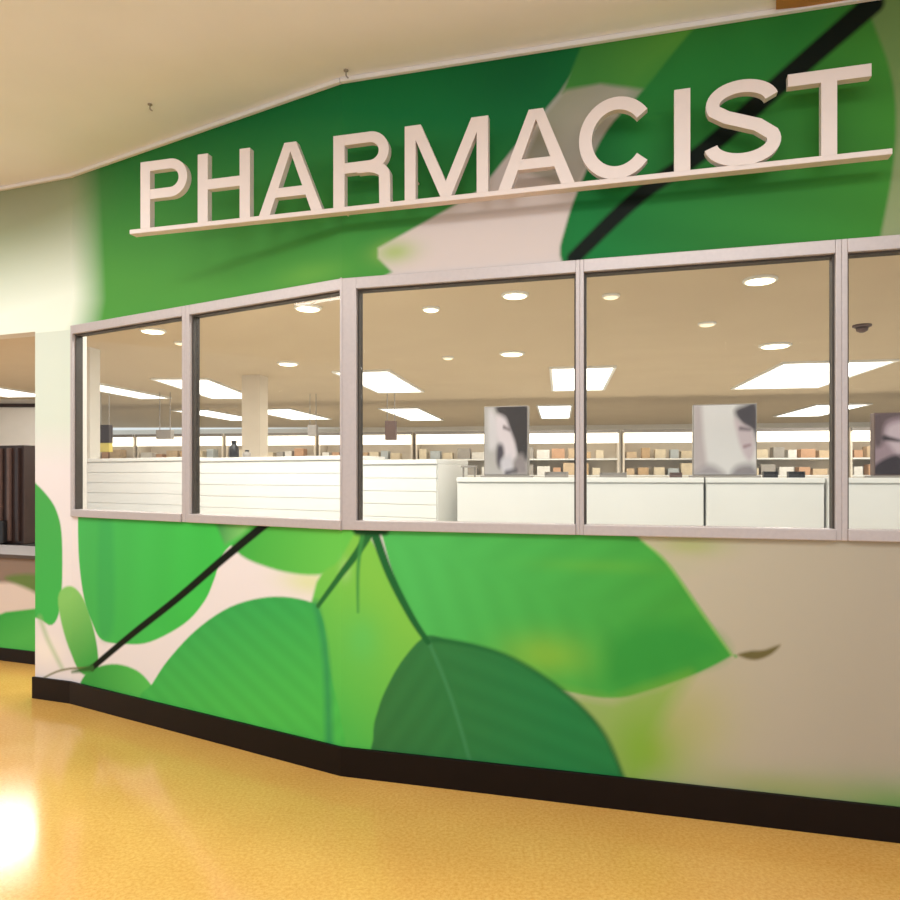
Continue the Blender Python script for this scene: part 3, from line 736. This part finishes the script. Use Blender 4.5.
# dark hanging signs in the shop
def hanging(px, py0, py1, wpx, Y, label, m=black_m, yellow=False):
    c = at(px, py0, Y); w = wpx/F*Y; h = (py1-py0)/F*Y
    t = thing('hanging_sign', label, 'sign', (c.x, c.y, Z_IN), AI, 'small dark hanging signs in the shop')
    dz = Z_IN-c.z
    for s in (-1, 1):
        MB().rod((s*w*0.35, 0, -dz), (s*w*0.35, 0, 0), 0.006).build('rod', grey_m, t)
    bo = MB().box(-w/2, w/2, -0.05, 0.05, -dz-h, -dz, 0.006).build('board', m, t)
    if yellow:
        MB().box(-w/2, w/2, -0.045, 0.045, -dz-h*1.5, -dz-h, 0.004).build('card', yellow_m, bo)
hanging(105, 425, 443, 13, 11.0, 'dark hanging sign with a yellow card beneath, in the leftmost pane', dark_m, True)
hanging(165, 430, 439, 16, 11.0, 'small dark hanging sign near the mullion in the leftmost pane', grey_m)
hanging(313, 425, 436, 9, 11.2, 'small grey hanging sign right of the cream column in the second pane', grey_m)
hanging(391, 421, 440, 11, 11.0, 'dark hanging sign near the corner post in the middle pane', mid_brown_m)

# ------------------------------------------------------------------ counter in the recess at far left
CF = Facet(Vector(at(18, 475, 5.24).xy), A3, 0)
croot = thing('service_counter', 'low counter with green leaf front inside the opening at far left', 'counter', (CF.O.x, CF.O.y, 0), A3)
def cpt(px, py):
    return CF.hit(px, py)
def art_counter(U, Z):
    p = Paint(U, Z, (222, 206, 196), cpt)
    p.poly([(-200, 555), (60, 555), (60, 575), (20, 582), (-200, 590)], (142, 122, 108), 0.02, smooth=False)
    p.poly([(5, 578), (30, 574), (60, 580), (60, 604), (30, 590)], (104, 128, 70), 0.02)
    p.poly([(-200, 640), (-20, 622), (6, 612), (40, 608), (90, 600), (90, 680), (-200, 680)], [(0, 612, (60, 166, 72)), (10, 645, (84, 186, 84))], 0.01, smooth=False)
    return p.c
CH = 0.775
painted_wall('front_panel', CF, [(-1.6, 0.75, 0.0, CH, art_counter)], thick=0.06, parent=croot)
MB().box(-1.6, 0.75, -0.014, -0.001, 0, 0.095, 0.002).build('plinth', skirt_m, croot)
MB().box(-1.62, 0.77, -0.02, 0.50, CH, CH+0.03, 0.004).build('worktop', top_m, croot)
MB().box(-1.6, 0.75, 0.40, 0.44, 0, CH).build('inner_panel', white_m, croot)
# dark display stand on the floor behind the counter
c = at(4, 475, 9.5); c.z = 0.004
d_ = thing('display_stand', 'tall dark brown display stand on a black base, behind the counter at far left', 'display stand', c, A3)
MB().box(-0.42, 0.36, -0.06, 0.52, 0, 0.46, 0.015).build('base', black_m, d_)
MB().box(-0.36, 0.29, 0.06, 0.46, 0.46, 1.80, 0.01).build('body', dark_m, d_)
for x0 in (-0.30, -0.15, 0.02, 0.18):
    MB().box(x0, x0+0.05, 0.02, 0.058, 0.50, 1.76, 0.004).build('slat', mid_brown_m if x0 < 0.1 else dark_m, d_)
MB().box(-0.20, 0.04, -0.05, 0.018, 0.47, 0.78, 0.012).build('holder', black_m, d_)

# ------------------------------------------------------------------ lights
def area(name, loc, sx, sy, power, color=(1.0, 0.93, 0.82), rot=(0, 0, 0)):
    l = bpy.data.lights.new(name, 'AREA'); l.shape = 'RECTANGLE'; l.size = sx; l.size_y = sy; l.energy = power; l.color = color
    o = bpy.data.objects.new(name, l); COL.objects.link(o); o.location = loc; o.rotation_euler = rot
    return o
for f, u, d, pw in ((F3, -1.3, 1.2, 36), (F2, 0.5, 1.7, 32), (F2, 1.6, 2.2, 50), (F1, 0.8, 1.8, 38), (F1, 2.2, 1.8, 38), (F1, 1.5, 3.0, 55), (F2, -0.4, 2.8, 70)):
    area('hall_lamp', f.w(u, -d, Z_CEIL-0.02), 1.2, 0.6, pw*0.56, (0.94, 0.98, 1.0), (0, 0, f.a))
for u, f, pw in ((-0.6, F2, 24), (0.6, F2, 24), (1.6, F2, 18), (0.7, F1, 9), (1.8, F1, 9), (2.9, F1, 9)):
    area('shop_fill', f.w(u, 0.75, Z_IN-0.02), 0.9, 0.5, pw, (1, 0.98, 0.95))  # unseen lights added to brighten the cabinet fronts, no fittings
for x, y in ((-5, 8.0), (-1, 7.5), (3, 7.0), (7, 7.0), (-3, 10.4), (1.5, 10.4), (6, 10.0), (-3, 14.6), (2, 14.2), (7, 13.6)):
    area('shop_fill', (x, y, Z_IN-0.04), 1.0, 1.0, 38, (1, 0.985, 0.96))  # added fill without fittings, lifts the shop ceiling and far end
area('floor_glare_light', (-4.95, 7.75, Z_IN-0.03), 0.5, 0.8, 22, (1, 0.98, 0.95))  # added unseen light, placed to throw a glare on the hall floor
w = bpy.data.worlds.new('World'); sc.world = w; w.use_nodes = True
bg = w.node_tree.nodes['Background']; bg.inputs['Color'].default_value = (0.93, 0.97, 1.0, 1); bg.inputs['Strength'].default_value = 0.9

# ------------------------------------------------------------------ camera
cam = bpy.data.cameras.new('camera'); co = bpy.data.objects.new('camera', cam); COL.objects.link(co)
cam.sensor_width = 36; cam.sensor_fit = 'HORIZONTAL'; cam.lens = F/900*36; cam.shift_y = (HZ-450)/900; cam.clip_start = 0.05
co.location = (0, 0, EYE); co.rotation_euler = (PI/2, 0, 0)
sc.camera = co
vs = sc.view_settings
vs.view_transform = 'Standard'; vs.look = 'None'; vs.gamma = 1; vs.use_curve_mapping = False; vs.exposure = 0.0
